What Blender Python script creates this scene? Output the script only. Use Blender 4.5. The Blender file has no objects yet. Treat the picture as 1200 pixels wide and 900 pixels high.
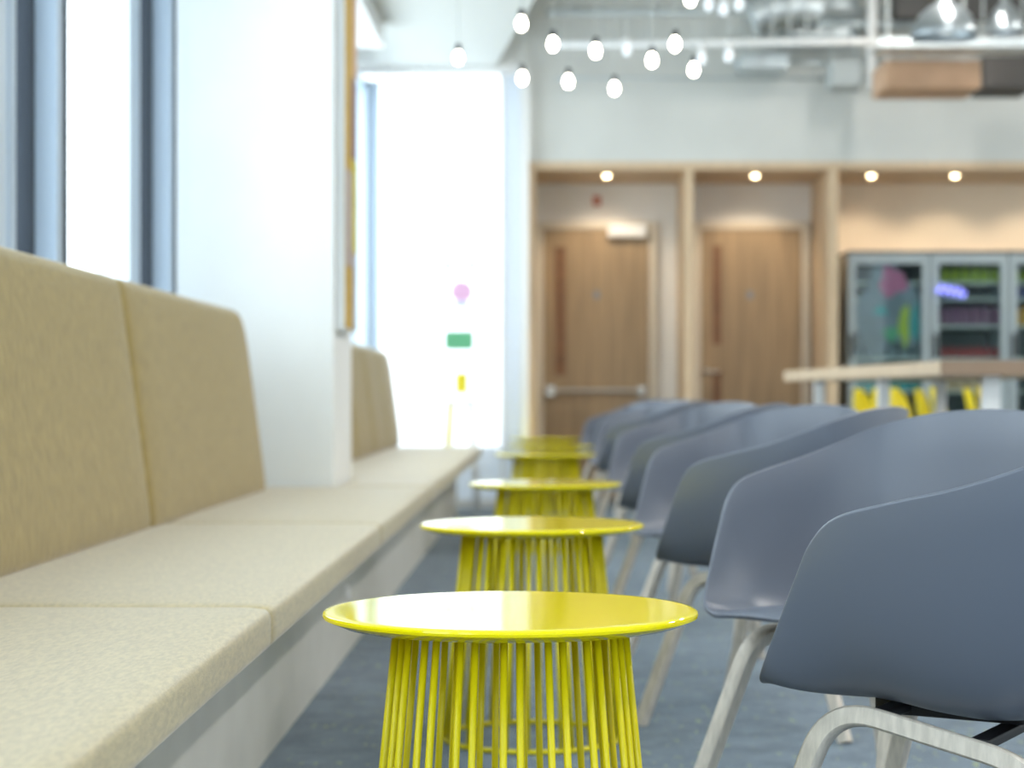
import bpy, bmesh, math, random
from mathutils import Vector, Matrix
C = bpy.context.scene.collection
PI = math.pi
R = math.radians
random.seed(7)

# ------------------------------------------------------------ camera, world, exposure
F = 2300.0                     # focal length in pixels of the 1200 px wide frame
VX, VY, H = 642.0, 464.0, 0.81 # vanishing point of the depth lines, eye height
cam_d = bpy.data.cameras.new('camera'); cam = bpy.data.objects.new('camera', cam_d); C.objects.link(cam)
cam.location = (0, 0, H); cam.rotation_euler = (PI/2, 0, 0)
cam_d.sensor_width = 36.0; cam_d.lens = 36.0*F/1200.0
cam_d.shift_x = (600-VX)/1200.0; cam_d.shift_y = (VY-450)/1200.0
cam_d.clip_start = 0.05; cam_d.clip_end = 200
cam_d.dof.use_dof = True; cam_d.dof.focus_distance = 2.62; cam_d.dof.aperture_fstop = 4.3
bpy.context.scene.camera = cam

def at(px, py, D):
    """world point seen at pixel px,py at distance D into the room"""
    return Vector(((px-VX)*D/F, D, H-(py-VY)*D/F))

W = bpy.data.worlds.new('world'); bpy.context.scene.world = W; W.use_nodes = True
nt = W.node_tree; bg = nt.nodes['Background']
SKY = 3.4
tcw = nt.nodes.new('ShaderNodeTexCoord'); nzw = nt.nodes.new('ShaderNodeTexNoise'); crw = nt.nodes.new('ShaderNodeValToRGB')
nzw.inputs['Scale'].default_value = 9; nzw.inputs['Detail'].default_value = 4
nt.links.new(tcw.outputs['Generated'], nzw.inputs['Vector']); nt.links.new(nzw.outputs['Fac'], crw.inputs['Fac'])
crw.color_ramp.elements[0].position = .3; crw.color_ramp.elements[0].color = (.78, .86, .95, 1)
crw.color_ramp.elements[1].position = .7; crw.color_ramp.elements[1].color = (.96, .99, 1, 1)
nt.links.new(crw.outputs['Color'], bg.inputs['Color'])
bg.inputs['Strength'].default_value = SKY

def area(name, loc, rot, sx, sy, power, col=(1, 1, 1), portal=False):
    l = bpy.data.lights.new(name, 'AREA'); l.shape = 'RECTANGLE'; l.size = sx; l.size_y = sy; l.energy = power; l.color = col
    if portal: l.cycles.is_portal = True
    o = bpy.data.objects.new(name, l); C.objects.link(o); o.location = loc; o.rotation_euler = rot
    return o
# portals only steer the sky's light through the window openings
area('portal_left', (-1.62, 2.2, 2.0), (0, -PI/2, 0), 2.0, 10.6, 1, portal=True)
area('portal_far_left', (-1.5, 11.1, 2.0), (0, -PI/2, 0), 2.0, 5.4, 1, portal=True)
area('portal_end', (-.8, 14.3, 1.6), (-PI/2, 0, 0), 1.3, 3.1, 1, portal=True)
area('portal_rear', (2.6, -4.05, 2.2), (PI/2, 0, 0), 6.4, 2.6, 1, portal=True)

FILL_WATTS = 30          # watts of each unseen fill light added to brighten the room
S = bpy.context.scene
S.view_settings.view_transform = 'Standard'; S.view_settings.look = 'None'
S.view_settings.exposure = 0.8; S.view_settings.gamma = 1.0; S.view_settings.use_curve_mapping = False

# ------------------------------------------------------------ materials
def mat(name, col, rough=.5, metal=0, spec=.5, noise=None, bump=None, sheen=0, coat=0, emit=None, estr=1, stretch=None, col2=None):
    m = bpy.data.materials.new(name); m.use_nodes = True
    n = m.node_tree.nodes; l = m.node_tree.links; b = n['Principled BSDF']
    b.inputs['Base Color'].default_value = (*col, 1); b.inputs['Roughness'].default_value = rough
    b.inputs['Metallic'].default_value = metal; b.inputs['Specular IOR Level'].default_value = spec
    if sheen:
        b.inputs['Sheen Weight'].default_value = sheen; b.inputs['Sheen Roughness'].default_value = .4
    if coat:
        b.inputs['Coat Weight'].default_value = coat; b.inputs['Coat Roughness'].default_value = .03
    if emit:
        b.inputs['Emission Color'].default_value = (*emit, 1); b.inputs['Emission Strength'].default_value = estr
    tc = mp = None
    if noise or bump:
        tc = n.new('ShaderNodeTexCoord'); mp = n.new('ShaderNodeMapping'); l.new(tc.outputs['Object'], mp.inputs['Vector'])
        if stretch: mp.inputs['Scale'].default_value = stretch
    if noise:
        sc, amt = noise
        t = n.new('ShaderNodeTexNoise'); t.inputs['Scale'].default_value = sc; t.inputs['Detail'].default_value = 5
        l.new(mp.outputs['Vector'], t.inputs['Vector'])
        r = n.new('ShaderNodeValToRGB'); l.new(t.outputs['Fac'], r.inputs['Fac'])
        c2 = col2 or tuple(c*(1-amt) for c in col)
        r.color_ramp.elements[0].position = .35; r.color_ramp.elements[0].color = (*c2, 1)
        r.color_ramp.elements[1].position = .65; r.color_ramp.elements[1].color = (*[min(1, c*(1+amt*.4)) for c in col], 1)
        l.new(r.outputs['Color'], b.inputs['Base Color'])
    if bump:
        sc, st = bump
        t2 = n.new('ShaderNodeTexNoise'); t2.inputs['Scale'].default_value = sc; t2.inputs['Detail'].default_value = 3
        l.new(mp.outputs['Vector'], t2.inputs['Vector'])
        bp = n.new('ShaderNodeBump'); bp.inputs['Strength'].default_value = st; bp.inputs['Distance'].default_value = .002
        l.new(t2.outputs['Fac'], bp.inputs['Height']); l.new(bp.outputs['Normal'], b.inputs['Normal'])
    return m

def glass_mat(name, tint=(.93, .97, .98), gloss=.08):
    m = bpy.data.materials.new(name); m.use_nodes = True
    n = m.node_tree.nodes; l = m.node_tree.links; n.remove(n['Principled BSDF'])
    tr = n.new('ShaderNodeBsdfTransparent'); tr.inputs['Color'].default_value = (*tint, 1)
    g = n.new('ShaderNodeBsdfGlossy'); g.inputs['Roughness'].default_value = .02
    mx = n.new('ShaderNodeMixShader'); mx.inputs['Fac'].default_value = gloss
    l.new(tr.outputs[0], mx.inputs[1]); l.new(g.outputs[0], mx.inputs[2]); l.new(mx.outputs[0], n['Material Output'].inputs['Surface'])
    return m

def frosted_mat(name):
    m = bpy.data.materials.new(name); m.use_nodes = True
    n = m.node_tree.nodes; l = m.node_tree.links; n.remove(n['Principled BSDF'])
    tr = n.new('ShaderNodeBsdfTransparent'); tr.inputs['Color'].default_value = (.72, .75, .76, 1)
    g = n.new('ShaderNodeBsdfTranslucent'); g.inputs['Color'].default_value = (.72, .75, .77, 1)
    mx = n.new('ShaderNodeMixShader'); mx.inputs['Fac'].default_value = .55
    l.new(tr.outputs[0], mx.inputs[1]); l.new(g.outputs[0], mx.inputs[2]); l.new(mx.outputs[0], n['Material Output'].inputs['Surface'])
    return m

def opal_mat(name, t):
    m = bpy.data.materials.new(name); m.use_nodes = True
    n = m.node_tree.nodes; l = m.node_tree.links; n.remove(n['Principled BSDF'])
    d = n.new('ShaderNodeBsdfDiffuse'); d.inputs['Color'].default_value = (.82, .85, .90, 1)
    g = n.new('ShaderNodeBsdfTranslucent'); g.inputs['Color'].default_value = (.90, .95, 1, 1)
    mx = n.new('ShaderNodeMixShader'); mx.inputs['Fac'].default_value = t
    l.new(d.outputs[0], mx.inputs[1]); l.new(g.outputs[0], mx.inputs[2]); l.new(mx.outputs[0], n['Material Output'].inputs['Surface'])
    return m

def carpet_mat():
    m = mat('carpet', (.15, .18, .21), .95, spec=.2)
    n = m.node_tree.nodes; l = m.node_tree.links; b = n['Principled BSDF']
    b.inputs['Sheen Weight'].default_value = .5; b.inputs['Sheen Roughness'].default_value = .5
    b.inputs['Sheen Tint'].default_value = (.75, .88, 1, 1)
    tc = n.new('ShaderNodeTexCoord')
    big = n.new('ShaderNodeTexNoise'); big.inputs['Scale'].default_value = 9; big.inputs['Detail'].default_value = 6; big.inputs['Roughness'].default_value = .7
    l.new(tc.outputs['Object'], big.inputs['Vector'])
    r = n.new('ShaderNodeValToRGB'); l.new(big.outputs['Fac'], r.inputs['Fac'])
    r.color_ramp.elements[0].position = .35; r.color_ramp.elements[0].color = (.042, .056, .075, 1)
    r.color_ramp.elements[1].position = .68; r.color_ramp.elements[1].color = (.145, .19, .24, 1)
    mp = n.new('ShaderNodeMapping'); mp.inputs['Scale'].default_value = (60, 14, 1); l.new(tc.outputs['Object'], mp.inputs['Vector'])
    v = n.new('ShaderNodeTexNoise'); v.inputs['Scale'].default_value = 1; v.inputs['Detail'].default_value = 1
    l.new(mp.outputs['Vector'], v.inputs['Vector'])
    r2 = n.new('ShaderNodeValToRGB'); l.new(v.outputs['Fac'], r2.inputs['Fac'])
    r2.color_ramp.elements[0].position = .66; r2.color_ramp.elements[0].color = (0, 0, 0, 1)
    r2.color_ramp.elements[1].position = .72; r2.color_ramp.elements[1].color = (1, 1, 1, 1)
    mx = n.new('ShaderNodeMixRGB'); l.new(r2.outputs['Color'], mx.inputs['Fac']); l.new(r.outputs['Color'], mx.inputs['Color1'])
    mx.inputs['Color2'].default_value = (.32, .36, .12, 1)
    l.new(mx.outputs['Color'], b.inputs['Base Color'])
    f = n.new('ShaderNodeTexNoise'); f.inputs['Scale'].default_value = 350; l.new(tc.outputs['Object'], f.inputs['Vector'])
    bp = n.new('ShaderNodeBump'); bp.inputs['Strength'].default_value = .6; bp.inputs['Distance'].default_value = .004
    l.new(f.outputs['Fac'], bp.inputs['Height']); l.new(bp.outputs['Normal'], b.inputs['Normal'])
    return m

M = {}
M['wall'] = mat('white_plaster', (.82, .84, .84), .7, noise=(3, .03))
M['niche'] = mat('warm_plaster', (.86, .82, .77), .7, noise=(3, .03))
M['niche_warm_lit'] = mat('warm_lit_plaster', (.85, .72, .56), .7, noise=(3, .03))  # off-white plaster with the warm downlight glow put into its colour
M['bulkhead'] = mat('grey_plaster', (.68, .69, .66), .75, noise=(1.2, .08))
M['ceiling'] = mat('ceiling_paint', (.62, .64, .62), .8)
M['carpet'] = carpet_mat()
M['fabric'] = mat('khaki_fabric', (.36, .27, .10), .9, spec=.25, noise=(160, .25), bump=(500, .5), sheen=.35, stretch=(1, 1, .10))
M['lit_seat_fabric'] = mat('lit_seat_fabric', (.52, .43, .24), .5, spec=.6, noise=(160, .2), bump=(450, .4), sheen=.45, stretch=(1, .25, 1))  # same khaki as the backs, base lightened for daylight falling on the seats
M['base'] = mat('white_panel', (.60, .60, .56), .55, noise=(6, .05))
M['yellow'] = mat('yellow_lacquer', (.92, .79, .001), .035, spec=.45)
M['wire'] = mat('yellow_wire', (.80, .68, .003), .35, spec=.5)
M['shell'] = mat('grey_plastic', (.130, .150, .192), .36, spec=.5, bump=(900, .06))
M['ash'] = mat('whitewashed_ash', (.66, .60, .52), .5, noise=(18, .16), stretch=(6, 6, .6), bump=(60, .15))
M['black'] = mat('black_plastic', (.012, .012, .014), .5)
M['alu'] = mat('blue_grey_aluminium', (.46, .56, .68), .42, metal=.15)
M['alu_light'] = mat('light_aluminium', (.60, .69, .78), .4, metal=.2)
M['gasket_shade'] = mat('dark_gasket_shade', (.03, .04, .055), .6)  # rubber seals, also the painted shade on the mullions' room faces
M['glass'] = glass_mat('clear_glass')
M['frost'] = frosted_mat('frosted_glass')
M['pine'] = mat('pale_timber', (.66, .50, .33), .55, noise=(8, .10), stretch=(4, 4, .4))
M['door'] = mat('oak_veneer', (.38, .262, .145), .5, noise=(5, .22), stretch=(7, 7, .35))
M['slot'] = mat('dark_oak', (.23, .11, .045), .5, noise=(20, .4), stretch=(.2, .2, 9))
M['frame'] = mat('door_lining', (.70, .62, .50), .55)
M['steel'] = mat('brushed_steel', (.62, .60, .56), .35, metal=.8)
M['white'] = mat('white_enamel', (.80, .80, .79), .4)
M['fridge'] = mat('fridge_grey', (.36, .42, .44), .4, metal=.2)
M['fridge_in'] = mat('fridge_lining', (.12, .14, .14), .6)
M['fridge_glass'] = glass_mat('fridge_glass', (.82, .90, .90), .015)
M['red'] = mat('red_packaging', (.5, .05, .05), .5)
M['lime'] = mat('lime_packaging', (.42, .50, .04), .5)
M['plum'] = mat('plum_packaging', (.20, .07, .14), .5)
M['pink'] = mat('pink_print', (.55, .14, .28), .5)
M['teal'] = mat('teal_print', (.04, .32, .34), .5)
M['orange'] = mat('orange_packaging', (.70, .33, .02), .5)
M['navy'] = mat('navy_packaging', (.05, .06, .22), .5)
M['grey_print'] = mat('slate_print', (.20, .24, .28), .5)
M['yellow_chair'] = mat('yellow_plastic', (.82, .68, .02), .45)
M['glow'] = mat('violet_emitter', (.3, .3, 1), .4, emit=(.28, .30, 1), estr=1.1)
M['bulb'] = mat('lit_bulb', (1, .97, .9), .3, emit=(1, .93, .78), estr=14)
M['bulb_off'] = mat('pale_bulb', (.8, .86, .9), .2, emit=(.85, .93, 1), estr=.35)
M['lamp'] = mat('lit_downlight', (1, .9, .7), .3, emit=(1, .80, .48), estr=9)
M['galv'] = mat('galvanised_steel', (.60, .66, .68), .38, metal=.55, noise=(9, .2))
M['service'] = mat('painted_services', (.50, .54, .54), .6)
M['dome'] = mat('dome_steel', (.42, .47, .50), .28, metal=.85)
M['dark'] = mat('dark_services', (.09, .085, .08), .7)
M['tan'] = mat('tan_board', (.60, .38, .24), .6, noise=(6, .1))
M['canvas_side'] = mat('canvas_edge', (.78, .82, .85), .7)

# ------------------------------------------------------------ mesh helpers
def link(name, bm, m, parent=None, smooth=False):
    me = bpy.data.meshes.new(name)
    bmesh.ops.recalc_face_normals(bm, faces=bm.faces[:])
    if smooth:
        for f in bm.faces: f.smooth = True
    bm.to_mesh(me); bm.free()
    ms = m if isinstance(m, (list, tuple)) else [m]
    for x in ms: me.materials.append(x)
    o = bpy.data.objects.new(name, me); C.objects.link(o)
    if parent: o.parent = parent
    return o
def autosmooth(o, ang=35):
    me = o.data
    for p in me.polygons: p.use_smooth = True
    bm = bmesh.new(); bm.from_mesh(me)
    for e in bm.edges:
        if len(e.link_faces) == 2 and e.calc_face_angle(0) > R(ang): e.smooth = False
    bm.to_mesh(me); bm.free(); return o
def box(bm, x0, x1, y0, y1, z0, z1, bev=0, mi=0):
    r = bmesh.ops.create_cube(bm, size=1.0)
    for v in r['verts']:
        v.co = Vector(((x0+x1)/2+v.co.x*(x1-x0), (y0+y1)/2+v.co.y*(y1-y0), (z0+z1)/2+v.co.z*(z1-z0)))
    fs = {f for v in r['verts'] for f in v.link_faces}
    for f in fs: f.material_index = mi
    if bev:
        es = list({e for v in r['verts'] for e in v.link_edges})
        bmesh.ops.bevel(bm, geom=es, offset=bev, segments=2, affect='EDGES', profile=.6)
def boxo(name, b, m, parent=None, bev=.003, origin=None):
    bm = bmesh.new(); box(bm, *b, bev=bev)
    if origin:
        bmesh.ops.translate(bm, verts=bm.verts[:], vec=-Vector(origin))
    o = link(name, bm, m, parent)
    if origin: o.location = origin
    return o
def frame_of(d):
    d = d.normalized(); a = Vector((0, 0, 1)) if abs(d.z) < .9 else Vector((1, 0, 0))
    u = d.cross(a).normalized(); return u, d.cross(u).normalized()
def tube(bm, pts, r, n=8, closed=False):
    pts = [Vector(p) for p in pts]; rings = []; k = len(pts)
    u = None
    for i, p in enumerate(pts):
        if closed: d = pts[(i+1) % k]-pts[i-1]
        else: d = pts[min(i+1, k-1)]-pts[max(i-1, 0)]
        d.normalize()
        if u is None: u, v = frame_of(d)
        else:
            u = (u-d*u.dot(d)).normalized(); v = d.cross(u)
        rr = r[i] if isinstance(r, (list, tuple)) else r
        rings.append([bm.verts.new(p+u*math.cos(2*PI*j/n)*rr+v*math.sin(2*PI*j/n)*rr) for j in range(n)])
    rng = range(k) if closed else range(k-1)
    for i in rng:
        a = rings[i]; b = rings[(i+1) % k]
        for j in range(n): bm.faces.new((a[j], a[(j+1) % n], b[(j+1) % n], b[j]))
    if not closed:
        bm.faces.new(rings[0]); bm.faces.new(rings[-1])
def lathe(bm, prof, n=48, c=(0, 0, 0), mi=0):
    c = Vector(c); rings = []
    for r, z in prof:
        if r < 1e-6: rings.append([bm.verts.new(c+Vector((0, 0, z)))])
        else: rings.append([bm.verts.new(c+Vector((r*math.cos(2*PI*j/n), r*math.sin(2*PI*j/n), z))) for j in range(n)])
    for a, b in zip(rings, rings[1:]):
        for j in range(n):
            k = (j+1) % n
            if len(a) == 1 and len(b) == 1: continue
            if len(a) == 1: f = bm.faces.new((a[0], b[j], b[k]))
            elif len(b) == 1: f = bm.faces.new((a[j], a[k], b[0]))
            else: f = bm.faces.new((a[j], a[k], b[k], b[j]))
            f.material_index = mi
def fillet(pts, rad, seg=7):
    """round the inner corners of a polyline"""
    pts = [Vector(p) for p in pts]; out = [pts[0]]
    for i in range(1, len(pts)-1):
        a, b, c = pts[i-1], pts[i], pts[i+1]
        d1 = (a-b).normalized(); d2 = (c-b).normalized()
        r = min(rad, (a-b).length*.48, (c-b).length*.48)
        for k in range(seg+1):
            t = k/seg; out.append((b+d1*r)*(1-t)**2+b*2*t*(1-t)+(b+d2*r)*t*t)
    out.append(pts[-1]); return out
def sweep_rect(bm, pts, side, w, h):
    """rectangular bar: w along 'side', h across it in the plane of the path"""
    pts = [Vector(p) for p in pts]; rings = []; k = len(pts)
    side = Vector(side)
    for i, p in enumerate(pts):
        d = (pts[min(i+1, k-1)]-pts[max(i-1, 0)]).normalized()
        s = (side-d*side.dot(d)).normalized(); u = d.cross(s)
        c = .22
        prof = [(-1, -1+c), (-1+c, -1), (1-c, -1), (1, -1+c), (1, 1-c), (1-c, 1), (-1+c, 1), (-1, 1-c)]
        rings.append([bm.verts.new(p+s*(a*w/2)+u*(b*h/2)) for a, b in prof])
    for i in range(k-1):
        a, b = rings[i], rings[i+1]
        for j in range(8): bm.faces.new((a[j], a[(j+1) % 8], b[(j+1) % 8], b[j]))
    bm.faces.new(rings[0]); bm.faces.new(rings[-1])

def root(name, loc, label=None, cat=None, group=None, rz=0, kind=None):
    o = bpy.data.objects.new(name, None); C.objects.link(o); o.location = loc; o.rotation_euler = (0, 0, rz)
    o.empty_display_size = .1
    return tag(o, label, cat, group, kind)
def tag(o, label=None, cat=None, group=None, kind=None):
    if label: o['label'] = label
    if cat: o['category'] = cat
    if group: o['group'] = group
    if kind: o['kind'] = kind
    return o
def dup(r, loc, rz=None, label=None, sc=None):
    c = r.copy(); C.objects.link(c); c.location = loc
    if rz is not None: c.rotation_euler = (0, 0, rz)
    if sc: c.scale = sc
    if label: c['label'] = label
    def rec(src, dst):
        for ch in list(src.children):
            k = ch.copy(); C.objects.link(k); k.parent = dst; rec(ch, k)
    rec(r, c)
    return c
def struct(name, b, m, bev=0, parent=None):
    o = boxo(name, b, m, parent, bev)
    if not parent: o['kind'] = 'structure'
    return o

# ------------------------------------------------------------ room shell
YW, YF, YG = 15.3, 14.33, 14.2      # niche wall, face of the timber surround, end glazing
struct('floor', (-1.7, 7.2, -4.2, 15.5, -.1, 0), M['carpet'])
struct('wall_left', (-1.75, -1.45, -4.2, 7.6, 0, 1.0), M['wall'])
struct('wall_left_upper', (-1.75, -1.45, -4.2, 14.2, 3.05, 3.2), M['wall'])
struct('wall_left_far', (-1.75, -1.32, 8.3, 14.15, 0, 1.0), M['wall'])
struct('wall_pillar', (-1.75, -.83, 7.6, 8.3, 0, 3.2), M['wall'], bev=.006)
struct('wall_right', (7.0, 7.2, -4.2, 15.5, 0, 4.1), M['wall'])
struct('wall_back', (-.15, 7.2, YW-.001, YW+.2, 0, 2.53), M['niche'])
struct('wall_back_upper', (-.15, 7.2, YF+.01, YF+.2, 2.52, 4.1), M['bulkhead'])
struct('wall_back_upper_left', (-1.75, -.15, YF+.01, YF+.2, 3.2, 4.1), M['bulkhead'])
struct('wall_rear_right', (5.8, 7.2, -4.2, -4.0, 0, 4.1), M['wall'])
struct('wall_rear_upper', (-1.7, 5.8, -4.2, -4.0, 3.5, 4.1), M['wall'])
struct('wall_rear_left', (-1.7, -.6, -4.2, -4.0, 0, 3.5), M['wall'])
struct('wall_rear_lower', (-.6, 5.8, -4.2, -4.0, 0, .9), M['wall'])
# low plaster ceiling over the window side with its slanting edge, high ceiling elsewhere
bm = bmesh.new()
poly = [(-1.75, -4.2), (1.94, -4.2), (-.09, 11.9), (-.38, 14.2), (-.38, 14.34), (-1.75, 14.34)]
lo = [bm.verts.new((x, y, 3.2)) for x, y in poly]; hi = [bm.verts.new((x, y, 4.1)) for x, y in poly]
bm.faces.new(lo); bm.faces.new(hi)
for i in range(len(poly)):
    j = (i+1) % len(poly); bm.faces.new((lo[i], lo[j], hi[j], hi[i]))
tag(link('ceiling_low', bm, M['ceiling']), kind='structure')
struct('ceiling', (-1.75, 7.2, -4.2, 15.5, 4.1, 4.2), M['bulkhead'])

# timber surround of the niches
bm = bmesh.new()
box(bm, -.15, 7.0, YF, YW, 2.464, 2.522, .003)
tag(link('trim_1', bm, M['pine']), kind='structure')
for i, (x0, x1) in enumerate(((-.142, -.088), (1.005, 1.062), (2.052, 2.12), (5.2, 5.27))):
    struct('trim_%d' % (i+2), (x0, x1, YF, YW, 0, 2.464), M['pine'], bev=.003)
struct('wall_niche_warm_lit', (2.12, 5.2, YW-.012, YW, 0, 2.464), M['niche_warm_lit'])  # thin sheet carrying the painted warm light of the right niche

# end glazing
w3 = root('window_3', (0, 0, 0), kind='structure')
boxo('pane', (-1.45, -.16, YG+.04, YG+.05, .06, 3.18), M['frost'], w3, 0)
for nm, b in (('frame', (-1.45, -.15, YG, YG+.08, 0, .06)), ('frame', (-1.45, -.15, YG, YG+.08, 3.14, 3.2)),
              ('frame', (-.2, -.14, YG, YG+.12, .06, 3.14)), ('frame', (-.34, -.325, YG, YG+.08, .06, 3.14))):
    boxo(nm, b, M['white'], w3)
#boxo('blind_strip', (-.73, -.33, YG-.01, YG+.0, 2.17, 2.30), M['white'], w3, 0)

boxo('opal_panel', (-.32, -.20, YG+.02, YG+.04, .06, 3.14), opal_mat('opal_film', .46), w3, 0)
boxo('opal_panel', (-1.44, -.34, YG+.02, YG+.03, .06, .44), opal_mat('opal_low_film', .36), w3, 0)

# ------------------------------------------------------------ left windows
def window(name, xg, ys, z0, z1, pane_y):
    w = root(name, (0, 0, 0), kind='structure')
    boxo('pane', (xg-.012, xg-.004, pane_y[0], pane_y[1], z0, z1), M['glass'], w, 0)
    boxo('rail', (xg-.03, xg+.1, pane_y[0], pane_y[1], z1-.06, z1), M['alu'], w)
    boxo('sill', (xg-.03, xg+.17, pane_y[0], pane_y[1], z0-.02, z0+.03), M['alu_light'], w)
    for y in ys:
        mu = boxo('mullion', (xg+.01, xg+.135, y, y+.10, z0+.03, z1-.06), M['alu'], w)
        boxo('gasket_shade', (xg+.0, xg+.07, y-.05, y-.0, z0+.03, z1-.06), M['gasket_shade'], mu, 0)
        boxo('gasket_shade', (xg+.136, xg+.141, y+.07, y+.105, z0+.03, z1-.06), M['gasket_shade'], mu, 0)  # dark strip painting the shade on the mullion's room-side face
        boxo('sash', (xg-.0, xg+.045, y-.30, y-.105, z0+.03, z1-.06), M['alu_light'], mu)
        boxo('gasket_shade', (xg+.044, xg+.05, y-.2, y-.18, z0+.03, z1-.06), M['alu'], mu, 0)
    return w
window('window_1', -1.56, (.6, 2.3, 4.0, 5.70, 7.40), 1.0, 3.05, (-4.0, 7.6))
w2 = root('window_2', (0, 0, 0), kind='structure')
boxo('pane', (-1.43, -1.42, 8.3, 14.15, 1.0, 3.05), M['glass'], w2, 0)
for y in (9.6, 11.4, 13.2):
    boxo('mullion', (-1.42, -1.30, y, y+.08, 1.0, 3.05), M['alu'], w2)
boxo('mullion', (-1.40, -1.28, 13.90, 13.98, 1.0, 3.05), M['alu_light'], w2)
boxo('mullion', (-1.28, -1.205, 13.95, 14.1, 1.0, 3.05), M['alu'], w2)
boxo('rail', (-1.42, -1.3, 8.3, 14.15, 2.99, 3.05), M['alu'], w2)
bx = boxo('blind_housing', (-1.22, -1.05, 8.32, 12.6, 3.04, 3.195), M['white'], None, .02)
tag(bx, 'white blind housing fixed to the ceiling above the far left window', 'blind housing')
w4 = root('window_4', (0, 0, 0), kind='structure')
boxo('pane', (-.6, 5.8, -4.1, -4.09, .9, 3.5), M['glass'], w4, 0)
for x in (-.6, 1.0, 2.6, 4.2, 5.74): boxo('mullion', (x, x+.06, -4.15, -4.02, .9, 3.5), M['alu'], w4)

# ------------------------------------------------------------ doors in the niches
def door(name, x0, x1, slots, bar, closer, sign):
    zt = 2.105
    d = root(name, (0, 0, 0), kind='structure')
    leaf = boxo('leaf', (x0, x1, YW-.055, YW-.01, .008, zt), M['door'], d)
    for (a, b, c, e) in slots: boxo('vision_panel', (a, b, YW-.062, YW-.054, c, e), M['slot'], leaf, .002)
    bm = bmesh.new()
    box(bm, x0-.055, x0-.003, YW-.07, YW, 0, zt+.055, .003); box(bm, x1+.003, x1+.055, YW-.07, YW, 0, zt+.055, .003)
    box(bm, x0-.003, x1+.003, YW-.07, YW, zt+.004, zt+.055, .003)
    link('door_frame', bm, M['frame'], d)
    if bar:
        bm = bmesh.new(); zb = .85
        tube(bm, [(x0+.05, YW-.12, zb), (x1-.04, YW-.12, zb)], .017)
        box(bm, x0+.02, x0+.09, YW-.13, YW-.055, zb-.04, zb+.04, .005); box(bm, x1-.09, x1-.03, YW-.13, YW-.055, zb-.035, zb+.035, .005)
        link('push_bar', bm, M['steel'], leaf)
    else:
        bm = bmesh.new(); tube(bm, fillet([(x0+.04, YW-.055, 1.0), (x0+.04, YW-.11, 1.0), (x0+.14, YW-.11, 1.0)], .02), .011)
        lathe(bm, [(0, 0), (.026, 0), (.026, .01), (0, .01)], 20)
        for v in bm.verts[-42:]: v.co = Vector((x0+.04+v.co.x, YW-.056-v.co.z, 1.0+v.co.y))
        link('door_handle', bm, M['steel'], leaf, True)
    if closer: boxo('door_closer', (closer[0], closer[1], YW-.13, YW-.055, closer[2], closer[3]), M['white'], d, .01)
    if sign:
        sx, sz = sign
        boxo('door_sign', (sx-.022, sx+.022, YW-.062, YW-.055, sz-.03, sz+.03), M['grey_print'], leaf, .002)
    return d
def wx(px): return (px-VX)*YW/F
def wz(py): return H-(py-VY)*YW/F
door('door_1', wx(637), wx(760), [(wx(650), wx(663), wz(440), wz(290))], True, (wx(712), wx(757), wz(279), wz(264)), (wx(699), wz(346)))
door('door_2', wx(821), wx(938), [(wx(834), wx(845), wz(404), wz(288)), (wx(834), wx(845), wz(520), wz(434))], False, None, (wx(878), wz(346)))
boxo_ = boxo('fire_sensor', (wx(695), wx(704), YW-.03, YW, wz(241), wz(230)), mat('red_sign', (.55, .16, .08), .5), None, .006)
tag(boxo_, 'small red square device on the wall above the left door', 'sensor')

# ------------------------------------------------------------ fabric bench along the windows
def cushion(name, x0, x1, y0, y1, z0, z1, r, crown, parent, m, lean=0, corner=None, n=14, ny=30):
    """soft rounded block; crown swells the big faces; lean shears the top backwards"""
    bm = bmesh.new(); cx, cy, cz = (x0+x1)/2, (y0+y1)/2, (z0+z1)/2; hx, hy, hz = (x1-x0)/2, (y1-y0)/2, (z1-z0)/2
    def ts(n): return [math.sin((2*i/n-1)*PI/2) for i in range(n+1)]
    tx, ty, tz = ts(n), ts(ny), ts(n)
    verts = {}
    def vert(a, b, c):
        key = (round(a, 5), round(b, 5), round(c, 5))
        if key in verts: return verts[key]
        p = Vector((a*hx, b*hy, c*hz))
        q = Vector((max(-hx+r, min(hx-r, p.x)), max(-hy+r, min(hy-r, p.y)), max(-hz+r, min(hz-r, p.z))))
        d = p-q
        if d.length > 1e-9:
            mx = max(abs(d.x), abs(d.y), abs(d.z)); p = q+d.normalized()*mx
        f = (1-a**6)*(1-abs(b)**10) if crown[0] == 'z' else (1-abs(b)**10)*(1-abs(c)**6)
        if crown[0] == 'z' and c > 0: p.z += crown[1]*f
        if crown[0] == 'x' and a > 0: p.x += crown[1]*f
        if corner and b > 0 and c > 0:      # round the free top corner
            yy = p.y-(hy-corner); zz = p.z-(hz-corner)
            if yy > 0 and zz > 0:
                L = math.hypot(yy, zz); mxx = max(yy, zz)
                p.y = hy-corner+yy*mxx/L; p.z = hz-corner+zz*mxx/L
        p.x -= lean*(p.z+hz)/(2*hz)
        verts[key] = bm.verts.new((cx+p.x, cy+p.y, cz+p.z)); return verts[key]
    def grid(fa, A, B):
        for i in range(len(A)-1):
            for j in range(len(B)-1):
                q = [fa(A[i], B[j]), fa(A[i+1], B[j]), fa(A[i+1], B[j+1]), fa(A[i], B[j+1])]
                if len(set(q)) == 4:
                    bm.faces.new(q)
    for s in (-1, 1):
        grid(lambda a, b: vert(a, b, s), tx, ty); grid(lambda b, c: vert(s, b, c), ty, tz); grid(lambda a, c: vert(a, s, c), tx, tz)
    return link(name, bm, m, parent, True)

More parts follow.
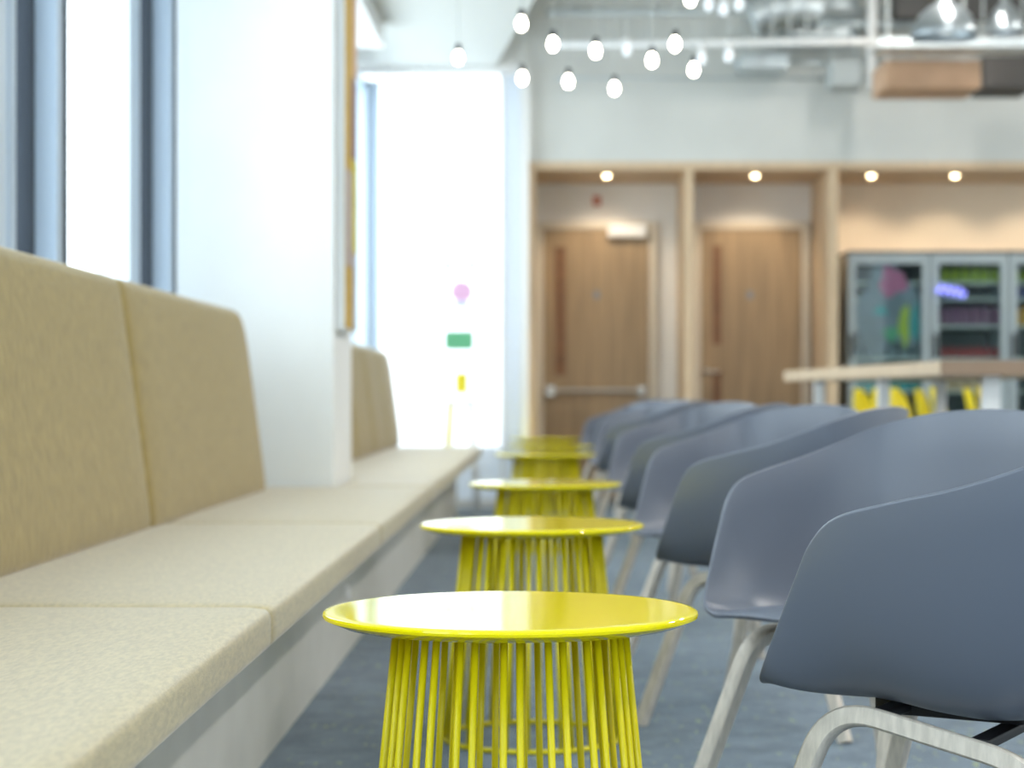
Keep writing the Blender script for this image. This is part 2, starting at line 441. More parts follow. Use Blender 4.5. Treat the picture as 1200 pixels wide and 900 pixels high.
bench = root('banquette_bench', (-.9, 5.8, 0), 'long khaki fabric banquette bench with white base under the left windows', 'bench')
def bchild(o):
    o.location = -Vector(bench.location); return o
bm = bmesh.new(); box(bm, -1.2, -.628, -1.2, 7.585, 0, .388, .002); box(bm, -.815, -.628, 7.585, 8.315, 0, .388); box(bm, -1.2, -.628, 8.315, 13.55, 0, .388, .002)
bchild(link('base', bm, M['base'], bench))
seams = [-1.2, 1.2, 3.27, 5.40, 7.59]
for a, b in zip(seams, seams[1:]):
    bchild(cushion('seat_cushion', -1.16, -.458, a+.001, b-.001, .388, .459, .019, ('z', .007), bench, M['lit_seat_fabric']))
bchild(cushion('seat_cushion', -.815, -.458, 7.592, 8.32, .388, .459, .019, ('z', .007), bench, M['lit_seat_fabric']))
bchild(cushion('seat_cushion', -1.16, -.458, 8.322, 10.9, .388, .459, .019, ('z', .007), bench, M['lit_seat_fabric']))
bchild(cushion('seat_cushion', -1.16, -.458, 10.902, 13.6, .388, .459, .019, ('z', .007), bench, M['lit_seat_fabric']))
bs = [-1.2, .98, 3.07, 5.16]
for a, b in zip(bs, bs[1:]):
    bchild(cushion('back_cushion', -1.20, -1.035, a+.001, b-.001, .45, 1.125, .03, ('x', .014), bench, M['fabric'], lean=.09))
bchild(cushion('back_cushion', -1.20, -1.035, 5.161, 7.25, .45, 1.125, .03, ('x', .014), bench, M['fabric'], lean=.09, corner=.12))
bs = [8.36, 9.6, 10.72, 11.8, 12.85, 13.9]
for a, b in zip(bs, bs[1:]):
    bchild(cushion('back_cushion', -1.20, -1.045, a+.001, b-.001, .45, 1.125, .03, ('x', .02), bench, M['fabric'], lean=.09, corner=.12 if b > 13 else None))
bm = bmesh.new(); lathe(bm, [(0, .012), (.018, .012), (.024, .006), (.024, 0)], 24)
for v in bm.verts: v.co = Vector((-.628+v.co.z, 6.1+v.co.x, .20+v.co.y))
bchild(link('round_fitting', bm, M['white'], bench, True))

# ------------------------------------------------------------ artwork on the pillar
art = root('wall_art', (-.83, 7.9, 1.07), 'tall narrow abstract artwork in orange, mauve and yellow on the side of the white pillar', 'artwork')
bm = bmesh.new(); box(bm, 0.001, .036, -.22, .20, 0, 2.0, .002); link('canvas', bm, M['canvas_side'], art)
def patch(name, x, y0, y1, z0, z1, col):
    b = boxo(name, (x, x+.003, y0, y1, z0, z1), mat(name, col, .6, noise=(12, .15)), art, 0); return b
zz = lambda py, D=7.8: H-(py-VY)*D/F-1.07
patch('orange_field', .036, -.22, .20, zz(385), 2.0, (.58, .37, .06))
patch('mauve_patch', .039, -.02, .20, zz(180), zz(85), (.28, .18, .18))
patch('grey_pink_patch', .040, -.22, .05, zz(312), zz(200), (.48, .40, .38))
patch('yellow_patch', .041, .0, .20, zz(292), zz(182), (.66, .60, .08))
patch('pale_patch', .039, .06, .20, zz(80), 2.0, (.62, .42, .30))
patch('pale_blue_patch', .039, .05, .20, zz(385), zz(296), (.50, .52, .56))

# ------------------------------------------------------------ yellow wire tables
def make_table():
    t = root('side_table', (0, 0, 0), group='yellow wire side tables')
    rt, rz_ = .264, .51
    bm = bmesh.new()
    lathe(bm, [(0, rz_), (rt-.02, rz_), (rt-.0125, rz_), (rt-.009, rz_-.0001), (rt-.004, rz_-.0006), (rt-.001, rz_-.0022), (rt, rz_-.005), (rt-.0005, rz_-.0085), (rt-.004, rz_-.0105), (rt-.022, rz_-.018), (0, rz_-.018)], 128)
    autosmooth(link('tabletop', bm, M['yellow'], t), 25)
    n = 34; bm = bmesh.new()
    r0, r1 = .160, .208
    tube(bm, [(r0, 0, rz_-.016), (r1, 0, .008)], .0052, 10)
    rod = link('wire_rod', bm, M['wire'], t, True)
    for k in range(1, n):
        c = rod.copy(); C.objects.link(c); c.parent = t; c.rotation_euler = (0, 0, 2*PI*k/n + (.055 if k % 2 else 0))
    bm = bmesh.new(); tube(bm, [(r1*math.cos(a*PI/32), r1*math.sin(a*PI/32), .007) for a in range(64)], .006, 8, True)
    link('base_ring', bm, M['wire'], t, True)
    bm = bmesh.new(); tube(bm, [(r0*math.cos(a*PI/32), r0*math.sin(a*PI/32), rz_-.022) for a in range(64)], .005, 8, True)
    link('top_ring', bm, M['wire'], t, True)
    return t
tabs = [(598.5, 2.766, 'nearest yellow wire side table, in the foreground between bench and front grey chair'),
        (623.5, 4.63, 'second yellow wire side table, right behind the foreground one'),
        (638.5, 6.81, 'third yellow wire side table counting away from the camera'),
        (639, 10.3, 'fourth yellow wire side table, beyond the end of the near group'),
        (645, 12.0, 'fifth yellow wire side table, just in front of the farthest one'),
        (641, 14.05, 'farthest yellow wire side table, near the doors at the back')]
proto = None
for i, (px, D, lab) in enumerate(tabs):
    loc = ((px-VX)*D/F, D, 0)
    if proto is None: proto = make_table(); proto.location = loc; proto['label'] = lab; proto['category'] = 'table'
    else: dup(proto, loc, rz=.37*i, label=lab)

# ------------------------------------------------------------ grey shell armchairs
def catmull(P, n):
    out = []; P = [Vector(p) for p in P]; k = len(P)
    for i in range(k-1):
        p0, p1, p2, p3 = P[max(i-1, 0)], P[i], P[i+1], P[min(i+2, k-1)]
        if i == 0: p0 = Vector((-P[1].x, P[1].y, P[1].z))
        if i == k-2: p3 = Vector((-P[k-2].x, P[k-2].y, P[k-2].z))
        for j in range(n):
            t = j/n
            out.append(.5*((2*p1)+(-p0+p2)*t+(2*p0-5*p1+4*p2-p3)*t*t+(-p0+3*p1-3*p2+p3)*t**3))
    out.append(P[-1]); return out
def shell_mesh(m, name, parent):
    # rim, right half, from the middle of the front lip round the arm to the middle of the back (front is -y)
    rim = [(0, -.248, .412), (.08, -.247, .411), (.14, -.244, .408), (.19, -.238, .405), (.226, -.228, .415), (.246, -.214, .436), (.260, -.188, .49), (.273, -.155, .56),
           (.282, -.128, .612), (.290, -.088, .648), (.295, -.01, .670), (.294, .08, .691), (.278, .16, .718), (.238, .235, .750), (.148, .285, .775), (0, .302, .785)]
    foot = [(0, -.20, .446), (.05, -.20, .444), (.10, -.20, .434), (.16, -.20, .415), (.20, -.195, .398), (.222, -.185, .386), (.232, -.165, .376), (.237, -.14, .368),
            (.24, -.11, .358), (.243, -.07, .348), (.245, 0, .332), (.243, .07, .320), (.228, .13, .312), (.184, .195, .308), (.105, .235, .306), (0, .245, .306)]
    sub = 5
    Rm = catmull(rim, sub); Ft = catmull(foot, sub); N = len(Rm)
    c = Vector((0, .01, .392)); nr = 16
    full = [(Rm[i], Ft[i]) for i in range(N)]+[(Vector((-Rm[i].x, Rm[i].y, Rm[i].z)), Vector((-Ft[i].x, Ft[i].y, Ft[i].z))) for i in range(N-2, 0, -1)]
    bm = bmesh.new(); cv = bm.verts.new(c); cols = []
    w = 1.6
    for P, Q in full:
        col = []
        for k in range(1, nr+1):
            t = k/nr; b0 = (1-t)**2; b1 = 2*t*(1-t)*w; b2 = t*t
            col.append(bm.verts.new((c*b0+Q*b1+P*b2)/(b0+b1+b2)))
        cols.append(col)
    L = len(cols)
    for i in range(L):
        a = cols[i]; b = cols[(i+1) % L]
        bm.faces.new((cv, a[0], b[0]))
        for k in range(nr-1): bm.faces.new((a[k], a[k+1], b[k+1], b[k]))
    o = link(name, bm, m, parent, True)
    s = o.modifiers.new('thick', 'SOLIDIFY'); s.thickness = .009; s.offset = 0
    b = o.modifiers.new('round', 'BEVEL'); b.width = .0035; b.segments = 3; b.limit_method = 'ANGLE'; b.angle_limit = R(50)
    return o
def make_chair():
    t = root('armchair', (0, 0, 0), group='grey shell armchairs along the tables')
    shell_mesh(M['shell'], 'seat_shell', t)
    for s in (-1, 1):
        bm = bmesh.new()
        pts = fillet([(s*.258, -.255, .002), (s*.180, -.140, .378), (s*.180, .16, .312), (s*.245, .275, .002)], .075, 9)
        sweep_rect(bm, pts, (s*1, 0, .22), .034, .028)
        autosmooth(link('leg_frame', bm, M['ash'], t), 40)
    bm = bmesh.new()
    for y, z in ((-.08, .362), (.07, .337)):
        box(bm, -.17, .17, y-.015, y+.015, z-.006, z+.008, .003)
    box(bm, -.06, .06, -.12, .10, .350, .375, .004)
    link('bracket', bm, M['black'], t)
    return t
AO, AE = 30, -35
chairs = [(.608, 2.84, AO, 'nearest grey shell armchair, cut off by the right edge, back towards the camera'),
          (.609, 3.60, AE, 'second grey armchair from the front, its hollow seat turned to the camera'),
          (.577, 4.92, AO, 'third grey armchair from the front, outside of its arm showing, by the second yellow table'),
          (.57, 5.70, AE, 'fourth grey armchair from the front, seat hollow towards the camera'),
          (.567, 7.18, AO, 'fifth grey armchair from the front, dark outer side beside the third yellow table'),
          (.57, 8.45, AE, 'sixth grey armchair from the front, blurred, its inside seen past the fifth chair'),
          (.574, 10.75, AO, 'seventh grey armchair from the front, dark outer side beside the fourth yellow table'),
          (.57, 11.6, AE, 'eighth grey armchair from the front, blurred beside the fifth yellow table'),
          (.56, 12.7, AO, 'ninth grey armchair from the front, second from the far end of the row'),
          (.53, 13.65, AE, 'farthest grey armchair at the end of the row by the left door')]
pc = None
for i, (x, y, a, lab) in enumerate(chairs):
    rz = -PI/2-R(a)      # local front -y turned to face -x, then towards/away from the camera
    if pc is None: pc = make_chair(); pc.location = (x, y, 0); pc.rotation_euler = (0, 0, rz); pc['label'] = lab; pc['category'] = 'chair'
    else: dup(pc, (x, y, 0), rz, lab)

# ------------------------------------------------------------ high table and yellow chairs on the right
ht = root('high_table', (1.7, 9.7, 0), 'long high table with pale timber top and white legs in front of the fridges', 'table')
bm = bmesh.new()
P4 = [(1.62, 8.1), (2.52, 8.0), (2.27, 11.3), (1.37, 11.4)]
lo = [bm.verts.new((x-1.7, y-9.7, .895)) for x, y in P4]; hi = [bm.verts.new((x-1.7, y-9.7, .955)) for x, y in P4]
bm.faces.new(lo); bm.faces.new(hi)
for i in range(4): bm.faces.new((lo[i], lo[(i+1) % 4], hi[(i+1) % 4], hi[i]))
bmesh.ops.bevel(bm, geom=bm.edges[:], offset=.004, segments=2, affect='EDGES')
link('tabletop', bm, M['pine'], ht)
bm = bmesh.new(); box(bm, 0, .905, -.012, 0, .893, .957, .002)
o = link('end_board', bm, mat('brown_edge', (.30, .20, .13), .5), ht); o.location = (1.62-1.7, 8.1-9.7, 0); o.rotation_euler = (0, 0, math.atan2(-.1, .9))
for x, y, w in ((1.85, 8.2, .07), (1.60, 9.35, .055), (1.48, 10.7, .055), (2.42, 8.2, .07), (2.2, 11.0, .055)):
    bm = bmesh.new(); box(bm, x-1.7-w/2, x-1.7+w/2, y-9.7-w/2, y-9.7+w/2, 0, .895, .004); link('leg', bm, M['white'], ht)

def make_ychair():
    t = root('yellow_chair', (0, 0, 0), group='yellow chairs behind the high table')
    bm = bmesh.new(); nu, nv = 14, 16; g = []
    for j in range(nv+1):
        v = j/nv; row = []
        for i in range(nu+1):
            u = i/nu*2-1
            if v < .5:
                q = v/.5; y = -.20+.38*q; z = .45+.02*abs(u)**2-.02*math.sin(q*PI); hw = .20*(1-.25*(1-q)**4)
            else:
                q = (v-.5)/.5; y = .18+.07*q; z = .45+.41*q; hw = .20*math.sqrt(max(0, 1-max(0, (q-.45)/.56)**2.4))
            row.append(bm.verts.new((u*hw, y-.04*abs(u)**2*(v > .5)-.0, z)))
        g.append(row)
    for j in range(nv):
        for i in range(nu): bm.faces.new((g[j][i], g[j][i+1], g[j+1][i+1], g[j+1][i]))
    o = link('seat_shell', bm, M['yellow_chair'], t, True)
    s = o.modifiers.new('thick', 'SOLIDIFY'); s.thickness = .012
    for sx in (-1, 1):
        for sy in (-1, 1):
            bm = bmesh.new(); tube(bm, [(sx*.13, sy*.12, .44), (sx*.20, sy*.20, .0)], .010, 8); link('leg', bm, M['white'], t, True)
    return t
ys = [(1042, 13.35, 62), (1066, 12.8, 62), (1088, 12.25, 62), (1113, 13.85, 68), (1139, 11.7, 70), (1173, 13.3, 80), (1196, 11.15, 68)]
labs = ['leftmost yellow plastic chair seen under the high table, below the first fridge', 'second yellow chair from the left under the high table', 'third yellow chair from the left under the high table',
        'fourth yellow chair from the left, under the corner of the high table', 'fifth yellow chair from the left, left of the near white table leg',
        'sixth yellow chair from the left, just right of the near white table leg', 'rightmost yellow chair at the right edge of the view']
yc = None
for (px, D, a), lab in zip(ys, labs):
    loc = ((px-VX)*D/F, D, 0)
    if yc is None: yc = make_ychair(); yc.location = loc; yc.rotation_euler = (0, 0, R(a)); yc['label'] = lab; yc['category'] = 'chair'
    else: dup(yc, loc, R(a), lab)

# ------------------------------------------------------------ display fridges
YR = 14.62
def fx(px): return (px-VX)*YR/F
def fz(py): return H-(py-VY)*YR/F
def fridge(x0, x1, lab):
    z1 = fz(297)
    t = root('display_fridge', ((x0+x1)/2, YR, 0), lab, 'fridge', 'glass door fridges against the cream wall')
    ox, oy = (x0+x1)/2, YR; w = (x1-x0)/2
    bm = bmesh.new()
    box(bm, -w, -w+.03, .03, .64, 0, z1, .002); box(bm, w-.03, w, .03, .64, 0, z1, .002)
    box(bm, -w+.03, w-.03, .03, .64, z1-.05, z1, .002); box(bm, -w+.03, w-.03, .03, .64, 0, .12, .002)
    link('body', bm, M['fridge'], t)
    bm = bmesh.new(); box(bm, -w+.03, w-.03, .60, .635, .12, z1-.05); link('lining', bm, M['fridge_in'], t)
    bm = bmesh.new(); box(bm, -w, w, .02, .64, z1+.0, z1+.022, .002); link('top_cap', bm, M['dark'], t)
    for z in SH:
        bm = bmesh.new(); box(bm, -w+.03, w-.03, .08, .59, z-.012, z, 0); link('shelf', bm, M['steel'], t)
    a = .058
    bm = bmesh.new(); e = .004
    box(bm, -w+e, -w+a, 0, .028, .1, z1-.01, .002); box(bm, w-a, w-e, 0, .028, .1, z1-.01, .002)
    box(bm, -w+a, w-a, 0, .028, z1-.075, z1-.01, .002); box(bm, -w+a, w-a, 0, .028, .1, .18, .002)
    d = link('door', bm, M['fridge'], t)
    bm = bmesh.new(); box(bm, -w+a, w-a, .012, .018, .18, z1-.075); link('door_glass', bm, M['fridge_glass'], d)
    bm = bmesh.new(); tube(bm, fillet([(-w+.03, 0, fz(417)), (-w+.03, -.035, fz(417)), (-w+.03, -.035, fz(393)), (-w+.03, 0, fz(393))], .01), .012, 8)
    link('handle', bm, M['black'], d, True)
    return t
SH = [fz(458), fz(419), fz(381), fz(349), fz(330)]
fr = [(fx(994), fx(1090), 'leftmost grey fridge with colourful pictures behind its glass door'), (fx(1091), fx(1182), 'middle grey fridge with lime, plum and red goods on its shelves'),
      (fx(1183), fx(1274), 'rightmost grey fridge, cut by the right edge of the view')]
for a, b, lab in fr: fridge(a, b, lab)
def goods(name, m, x0, x1, z, n, h, lab, group, r=None, y=YR+.16, cat='package'):
    first = None
    for k in range(n):
        x = x0+(x1-x0)*(k+.5)/n; w = (x1-x0)/n*.40
        if first is None:
            bm = bmesh.new()
            if r: lathe(bm, [(0, 0), (w, 0), (w, h*.62), (w*.45, h*.82), (w*.4, h), (0, h)], 16)
            else:
                box(bm, -w, w, -.05, .05, 0, h*.82, .003)
                bmesh.ops.create_cone(bm, segments=4, radius1=w*1.2, radius2=w*.3, depth=h*.17, cap_ends=True, matrix=Matrix.Translation((0, 0, h*.9)) @ Matrix.Rotation(PI/4, 4, 'Z'))
            o = link(name, bm, m, None, bool(r)); first = o; o.location = (x, y, z); tag(o, lab, cat, group)
        else:
            o = first.copy(); C.objects.link(o); o.location = (x, y, z)
f2a, f2b = fx(1096), fx(1177)
goods('juice_bottle', M['lime'], f2a, f2b, SH[4], 7, .125, 'lime green bottle on the top shelf of the middle fridge', 'lime bottles in the middle fridge', True, cat='bottle')
goods('drink_carton', M['plum'], f2a, f2b, SH[2], 7, .15, 'dark plum carton on the shelf of the middle fridge with the plum row', 'plum cartons in the middle fridge', cat='carton')
goods('drink_can', M['red'], f2a, f2b, SH[1], 8, .085, 'red can in the low row of the middle fridge', 'red cans in the middle fridge', True, cat='can')
goods('snack_box', M['tan'], f2a, f2b, SH[0], 6, .13, 'tan box on the lowest visible shelf of the middle fridge', 'tan boxes in the middle fridge', cat='box')
f3a, f3b = fx(1189), fx(1260)
goods('juice_bottle', M['lime'], f3a, f3b, SH[4], 5, .125, 'olive green bottle on the top shelf of the right fridge', 'green bottles in the right fridge', True, cat='bottle')
goods('drink_carton', M['navy'], f3a, f3b, SH[3], 5, .10, 'navy carton in the right fridge', 'navy cartons in the right fridge', cat='carton')
goods('drink_carton', M['orange'], f3a, f3b, SH[2], 5, .15, 'orange carton in the right fridge', 'orange cartons in the right fridge', cat='carton')
f1a, f1b = fx(1000), fx(1084)
goods('snack_bag', M['grey_print'], f1a, f1b, SH[2], 6, .13, 'slate coloured packet on a shelf of the left fridge', 'slate packets in the left fridge')
goods('snack_bag', M['teal'], f1a, f1b, SH[0], 6, .15, 'teal packet low in the left fridge', 'teal packets in the left fridge')
goods('drink_carton', M['grey_print'], f1a, f1b, SH[1], 6, .13, 'grey carton on the middle shelf of the left fridge', 'grey cartons in the left fridge', cat='carton')
def blob(name, px, py, rx, ry, m, lab, y=YR+.045, seed=1):
    rnd = random.Random(seed); bm = bmesh.new(); n = 28; f = []; b = []
    for k in range(n):
        a = 2*PI*k/n; rr = 1+.16*math.sin(3*a+seed)+.10*math.sin(5*a+2*seed)
        x = fx(px)+math.cos(a)*rx*rr*YR/F; z = fz(py)+math.sin(a)*ry*rr*YR/F
        f.append(bm.verts.new((x, y, z))); b.append(bm.verts.new((x, y+.004, z)))
    bm.faces.new(f); bm.faces.new(b)
    for k in range(n): bm.faces.new((f[k], f[(k+1) % n], b[(k+1) % n], b[k]))
    o = link(name, bm, m); tag(o, lab, 'picture'); return o
blob('fridge_poster', 1043, 362, 39, 52, mat('poster_ground', (.22, .25, .31), .6, noise=(6, .3)), 'slate and mauve backing picture inside the left fridge door', YR+.052, 9)
blob('fridge_picture', 1047, 330, 16, 17, M['pink'], 'round pink shape high behind the glass of the left fridge', seed=2)
blob('fridge_picture', 1033, 364, 8, 6, M['teal'], 'small teal shape in the middle of the left fridge glass', seed=3)
blob('fridge_picture', 1074, 378, 5, 22, M['teal'], 'tall teal shape at the right side of the left fridge glass', YR+.046, seed=4)
blob('fridge_picture', 1061, 381, 6, 24, M['lime'], 'tall lime shape behind the left fridge glass beside the teal one', YR+.040, seed=5)
blob('fridge_picture', 1046, 391, 9, 9, mat('green_print', (.12, .38, .22), .6), 'green patch low behind the left fridge glass', YR+.043, seed=6)
# wavy glowing violet tube in front of the fridge frames
bm = bmesh.new()
pts = [(fx(1097+k*1.3), YR-.04, fz(338+6*math.sin(k*1.15)+k*.25)) for k in range(26)]
tube(bm, pts, .007, 8)
tag(link('violet_squiggle', bm, M['glow'], None, True), 'glowing violet squiggle across the frame of the left and middle fridges', 'neon sign')

# ------------------------------------------------------------ decals and stool at the end glazing
def sticker(name, px, py, w, h, col, lab, shape='e', y=YG-.006):
    D = YG; bm = bmesh.new(); n = 24; f = []; b = []
    for k in range(n):
        a = 2*PI*k/n; c, s = math.cos(a), math.sin(a)
        if shape == 'r':
            e = .25; c = math.copysign(abs(c)**e, c); s = math.copysign(abs(s)**e, s)
        p = at(px+c*w/2, py+s*h/2, D); f.append(bm.verts.new((p.x, y, p.z))); b.append(bm.verts.new((p.x, y+.003, p.z)))
    bm.faces.new(f); bm.faces.new(b)
    for k in range(n): bm.faces.new((f[k], f[(k+1) % n], b[(k+1) % n], b[k]))
    tag(link(name, bm, mat(name, col, .6)), lab, 'sticker')
sticker('window_sticker', 525, 311, 15, 9, (.50, .58, .60), 'pale grey oval on the bright glass, left of a matching one')
sticker('window_sticker', 553, 311, 13, 9, (.50, .58, .60), 'pale grey oval on the bright glass, right of a matching one')
sticker('window_sticker', 541, 342, 26, 26, (.72, .42, .62), 'pale pink round print on the bright glass')
sticker('window_sticker', 541, 357, 20, 8, (.55, .62, .78), 'small blue grey print under the pink one on the glass', y=YG-.010)
sticker('window_sticker', 538, 399, 34, 22, (.12, .42, .22), 'green rectangular print on the bright glass', 'r')
st = root('bar_stool', at(540, 464, 13.93)-Vector((0, 0, H)), 'pale yellow bar stool before the bright glazing at the end of the bench', 'stool')
bm = bmesh.new(); box(bm, -.045, .045, .10, .12, .83, .975, .01); link('backrest', bm, M['yellow_chair'], st)
bm = bmesh.new(); box(bm, -.10, .10, -.12, .12, .75, .775, .01); link('seat', bm, M['white'], st)
for sx in (-1, 1):
    for sy in (-1, 1):
        bm = bmesh.new(); tube(bm, [(sx*.07, sy*.09, .76), (sx*.12, sy*.13, 0)], .017, 8)
        link('leg', bm, M['yellow_chair'] if sx < 0 else M['white'], st, True)
for sx in (-1, 1):
    bm = bmesh.new(); tube(bm, [(sx*.03, .11, .76), (sx*.03, .11, .85)], .007, 8); link('back_post', bm, M['white'], st, True)

# ------------------------------------------------------------ pendant bulbs
def ceil_z(x, y):
    xe = -.09+(11.9-y)*(1.94+.09)/(11.9+4.2)
    return 3.2 if x < xe and y < 11.9 else 4.1
def bulb(px, py, D, lab, on=True, s=.74):
    p = at(px, py, D); ct = ceil_z(p.x, p.y)
    t = root('pendant_lamp', p, lab, 'lamp', 'hanging bare bulbs')
    r = .027*s; bm = bmesh.new()
    prof = [(0, -.042*s), (r*.55, -.037*s), (r*.9, -.022*s), (r, -.004*s), (r*.85, .015*s), (r*.5, .030*s), (r*.42, .038*s)]
    lathe(bm, prof, 20); link('bulb', bm, M['bulb'] if on else M['bulb_off'], t, True)
    bm = bmesh.new(); lathe(bm, [(0, .082*s), (.012*s, .078*s), (.019*s, .066*s), (.019*s, .034*s), (.0, .034*s)], 16)
    link('socket', bm, M['black'] if on else M['white'], t, True)
    bm = bmesh.new(); tube(bm, [(0, 0, .07*s), (0, 0, ct-p.z)], .0022 if on else .004, 6); link('cord', bm, M['service'], t)
    return t
bl = [(537, 67, 8.6, 'leftmost hanging lit bulb, against the pale low ceiling'), (611, 27, 8.0, 'hanging lit bulb above the top right corner of the bright glazing'),
      (612, 91, 8.8, 'hanging lit bulb overlapping the top right corner of the bright glazing'), (648, 51, 8.2, 'hanging lit bulb at the left end of the white pipe'),
      (666, 95, 8.8, 'low hanging lit bulb below the left end of the white pipe'), (698, 59, 8.4, 'hanging lit bulb in front of the white pipe, left of the lowest one'),
      (720, 103, 9.0, 'lowest of all the hanging lit bulbs'), (764, 70, 8.5, 'hanging lit bulb just below the pipe, between the lowest bulb and its right neighbours'),
      (791, 51, 8.2, 'hanging lit bulb in front of the pipe, upper of the right pair'), (813, 81, 8.7, 'rightmost low hanging lit bulb, lower of the right pair'),
      (809, -2, 8.0, 'hanging lit bulb cut off by the top edge of the view')]
for b in bl: bulb(*b)
for px, py, D, lab in ((735, 58, 12.0, 'pale hanging bulb behind the white pipe, left one'), (831, 5, 11, 'pale hanging bulb at the top edge, left of three'),
                       (848, 10, 11, 'pale hanging bulb at the top edge, middle and lowest of three'), (866, 5, 11, 'pale hanging bulb at the top edge, right of three'),
                       (822, 68, 11.5, 'pale hanging bulb beside the rightmost lit one'), (854, 65, 11.5, 'pale hanging bulb right of the lit bulbs, below the pipe')):
    bulb(px, py, D, lab, False, .95)

# ------------------------------------------------------------ downlights in the timber soffit
for k, (px, lab) in enumerate(((711, 'lit downlight in the soffit before the left door'), (885, 'lit downlight in the soffit before the right door'),
                (1021, 'lit downlight in the soffit over the left end of the fridges'), (1119, 'lit downlight in the soffit over the middle fridge'), (1225, 'lit downlight over the right fridge'))):
    D = 14.68; x = (px-VX)*D/F
    t = root('downlight', (x, D, 2.464), lab, 'lamp', 'downlights in the timber soffit')
    bm = bmesh.new(); lathe(bm, [(.026, .0), (.032, -.004), (.041, -.005), (.043, 0)], 28); link('trim_ring', bm, M['white'], t, True)
    bm = bmesh.new(); lathe(bm, [(0, -.024), (.015, -.021), (.024, -.010), (.026, 0)], 24); link('lens', bm, M['lamp'], t, True)
    l = bpy.data.lights.new('downlight_beam', 'SPOT'); l.energy = 11 if k < 2 else 8; l.color = (1, .82, .60); l.spot_size = R(105); l.spot_blend = .7; l.shadow_soft_size = .03
    lo_ = bpy.data.objects.new('downlight_beam', l); C.objects.link(lo_); lo_.parent = t; lo_.location = (0, 0.05, -.04); lo_.rotation_euler = (R(24), 0, 0)

# ------------------------------------------------------------ fill lights added above the view to brighten the room
k = 0
for x in (2.4, 4.9):
    for y in (1.5, 5.0, 8.5, 11.6):
        t = root('fill_light', (x, y, 3.9), 'slim white fill light added out of view over the open side of the room', 'lamp', 'added fill lights')
        bm = bmesh.new(); box(bm, -.09, .09, -.7, .7, 0, .06, .004); link('housing', bm, M['white'], t)
        for sy in (-.5, .5):
            bm = bmesh.new(); tube(bm, [(0, sy, .06), (0, sy, .2)], .006, 6); link('suspension_rod', bm, M['service'], t)
        l = bpy.data.lights.new('fill_area_light', 'AREA'); l.shape = 'RECTANGLE'; l.size = .14; l.size_y = 1.3; l.energy = FILL_WATTS; l.color = (1, .95, .89)
        q = bpy.data.objects.new('fill_area_light', l); C.objects.link(q); q.parent = t; q.location = (0, 0, -.004)

# ------------------------------------------------------------ services under the high ceiling
def pipe(name, p0, p1, r, m, lab, cat='pipe'):
    c = (Vector(p0)+Vector(p1))/2; bm = bmesh.new()
    tube(bm, [Vector(p0)-c, Vector(p1)-c], r, 14)
    o = link(name, bm, m, None, True); o.location = c; return tag(o, lab, cat)
a, b = at(652, 52, 13.2), at(1000, 48, 13.2)
pipe('pipe', a, (4.9, 13.2, b.z+.02), .024, M['white'], 'long white horizontal pipe behind the hanging bulbs')
v = at(1022, 105, 13.6)
pipe('pipe', v, (v.x, v.y, 4.1), .034, M['white'], 'white vertical pipe down to the grey bulkhead, right of the bulbs')
for py, D, x0, x1, r, mm, lab in ((14, 13.9, 640, 1200, .03, 'service', 'grey conduit along the top edge of the view'), (92, 14.15, 650, 1040, .012, 'service', 'thin low conduit along the top of the bulkhead'),
                               (74, 14.1, 860, 1040, .02, 'galv', 'short galvanised conduit left of the tan unit'), (28, 13.78, 930, 1100, .035, 'galv', 'short thick galvanised pipe left of the dome lamp')):
    p = at(x0, py, D); q = at(x1, py, D)
    pipe('conduit', p, q, r, M[mm], lab, 'pipe')
# ribbed flexible duct, upper middle
bm = bmesh.new(); p0 = at(880, 22, 13.5); p1 = at(962, 14, 13.5); n = 44
pts = [p0.lerp(p1, k/n)+Vector((0, 0, .05*math.sin(k/n*PI))) for k in range(n+1)]
c = pts[0].copy(); tube(bm, [q-c for q in pts], [.14+.02*(k % 2) for k in range(n+1)], 20)
o = link('flexible_duct', bm, M['galv'], None, True); o.location = c; tag(o, 'ribbed silver flexible duct above the pipe, centre right', 'duct')
# hangers
for k, px in enumerate((655, 706, 758, 905, 925, 945, 1112)):
    D = 13.3; p = at(px, 52, D)
    bm = bmesh.new(); tube(bm, [(0, 0, 0), (0, 0, 4.1-p.z)], .007, 6)
    o = link('hanger_rod', bm, M['service']); o.location = p; tag(o, ['leftmost thin rod holding the white pipe', 'second thin rod from the left holding the white pipe', 'third thin rod from the left, among the lit bulbs', 'thin rod in front of the left end of the ribbed duct', 'thin rod in front of the middle of the ribbed duct', 'thin rod at the right end of the ribbed duct', 'rightmost thin rod, behind the large dome lamp'][k], 'rod', 'hanger rods of the white pipe')
# cable tray and fan coil boxes
def unit(name, px0, px1, py0, py1, D, dep, m, lab, cat, bev=.01):
    p = at(px0, py1, D); q = at(px1, py0, D); c = Vector(((p.x+q.x)/2, D+dep/2, p.z)); w = (q.x-p.x)/2
    t = root(name, c, lab, cat)
    bm = bmesh.new(); box(bm, -w, w, -dep/2, dep/2, 0, q.z-p.z, bev); link('casing', bm, m, t)
    bm = bmesh.new()
    n = 5
    for k in range(n):
        z = (q.z-p.z)*(k+1)/(n+1); box(bm, -w*.8, w*.8, -dep/2-.006, -dep/2+.002, z-.006, z+.006, .001)
    link('grille', bm, m, t)
    for sx in (-1, 1):
        bm = bmesh.new(); tube(bm, [(sx*w*.8, 0, q.z-p.z), (sx*w*.8, 0, 4.1-p.z)], .008, 6); link('hanger', bm, M['service'], t)
    return t
unit('air_unit', 1037, 1150, 70, 103, 12.6, .5, M['tan'], 'tan boxed air unit hanging under the ceiling at upper right', 'air unit')
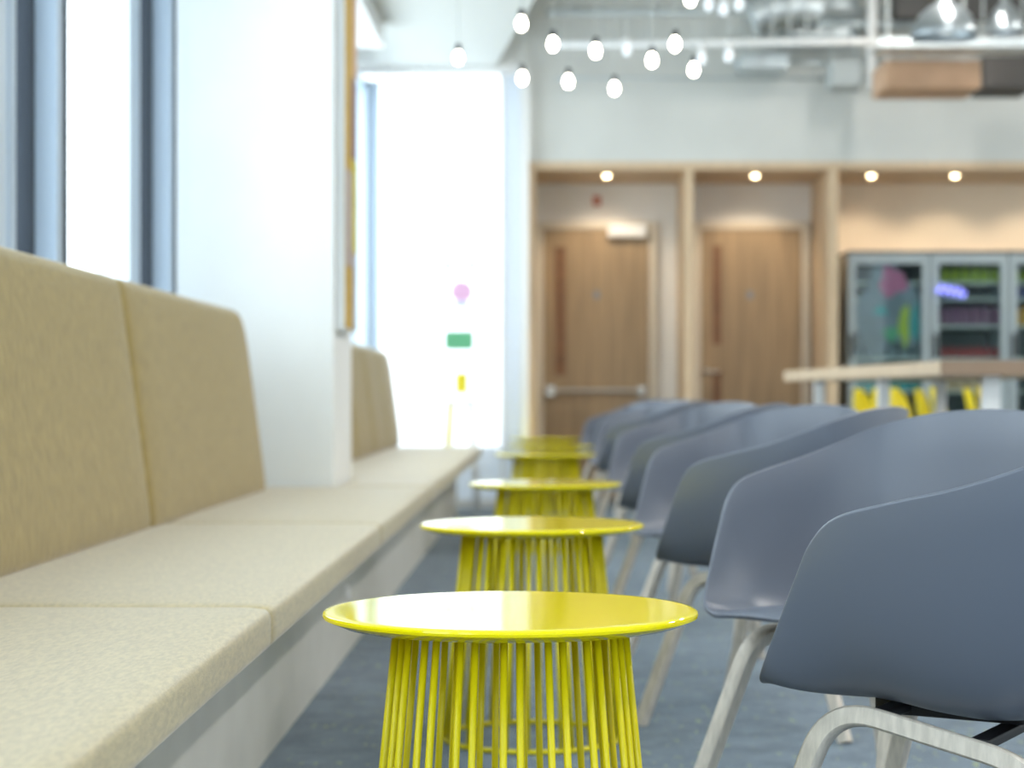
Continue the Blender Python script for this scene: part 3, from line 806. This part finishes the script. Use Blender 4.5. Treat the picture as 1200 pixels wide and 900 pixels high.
unit('air_unit', 1156, 1215, 62, 102, 13.1, .5, M['dark'], 'dark boxed air unit right of the tan one', 'air unit')
unit('air_unit', 975, 1012, 70, 100, 13.8, .3, M['service'], 'small grey box unit left of the white vertical pipe', 'air unit')
unit('air_unit', 868, 925, 62, 80, 13.9, .3, M['galv'], 'flat pale box unit right of the bulbs', 'air unit')
bm = bmesh.new(); p = at(1028, 56, 12.3); q = at(1210, 50, 12.3)
box(bm, 0, q.x-p.x, -.02, .3, 0, .015, .002); box(bm, 0, q.x-p.x, -.025, -.015, 0, .06, .002)
o = link('cable_tray', bm, M['galv']); o.location = p; tag(o, 'flat galvanised cable tray above the tan air unit', 'cable tray')
bm = bmesh.new(); c = at(950, 30, 14.0); box(bm, -.35, .35, .06, .28, 0, .30, .01)
o = link('air_duct', bm, M['galv']); o.location = (c.x, 14.0, c.z-.1); tag(o, 'rectangular silver duct behind the ribbed flexible duct', 'duct')
bm = bmesh.new(); box(bm, -.5, .5, 0, .22, 0, .28, .01)
c = at(1135, 20, 13.6); o = link('air_duct', bm, M['dark']); o.location = (c.x, 13.6, c.z); tag(o, 'dark duct across the upper right corner', 'duct')
# chrome dome lamps
def dome(px, py, D, rpx, lab):
    p = at(px, py, D); t = root('dome_lamp', p, lab, 'lamp'); r = rpx*D/F
    bm = bmesh.new()
    lathe(bm, [(r*.98, .0), (r, .006), (r*.93, .06), (r*.75, .13), (r*.45, .18), (r*.25, .20), (r*.22, .27), (0, .28), ], 36)
    o = link('shade', bm, M['dome'], t, True); s = o.modifiers.new('t', 'SOLIDIFY'); s.thickness = .004
    bm = bmesh.new(); lathe(bm, [(0, .02), (.035, .03), (.05, .06), (.03, .11), (0, .12)], 20); link('bulb', bm, M['bulb_off'], t, True)
    bm = bmesh.new(); tube(bm, [(0, 0, .27), (0, 0, 4.1-p.z)], .006, 6); link('cord', bm, M['white'], t)
dome(1107, 44, 11.5, 40, 'silver dome pendant lamp at the top right above the tan unit')
dome(1178, 40, 12.6, 22, 'smaller silver dome lamp at the top right corner')
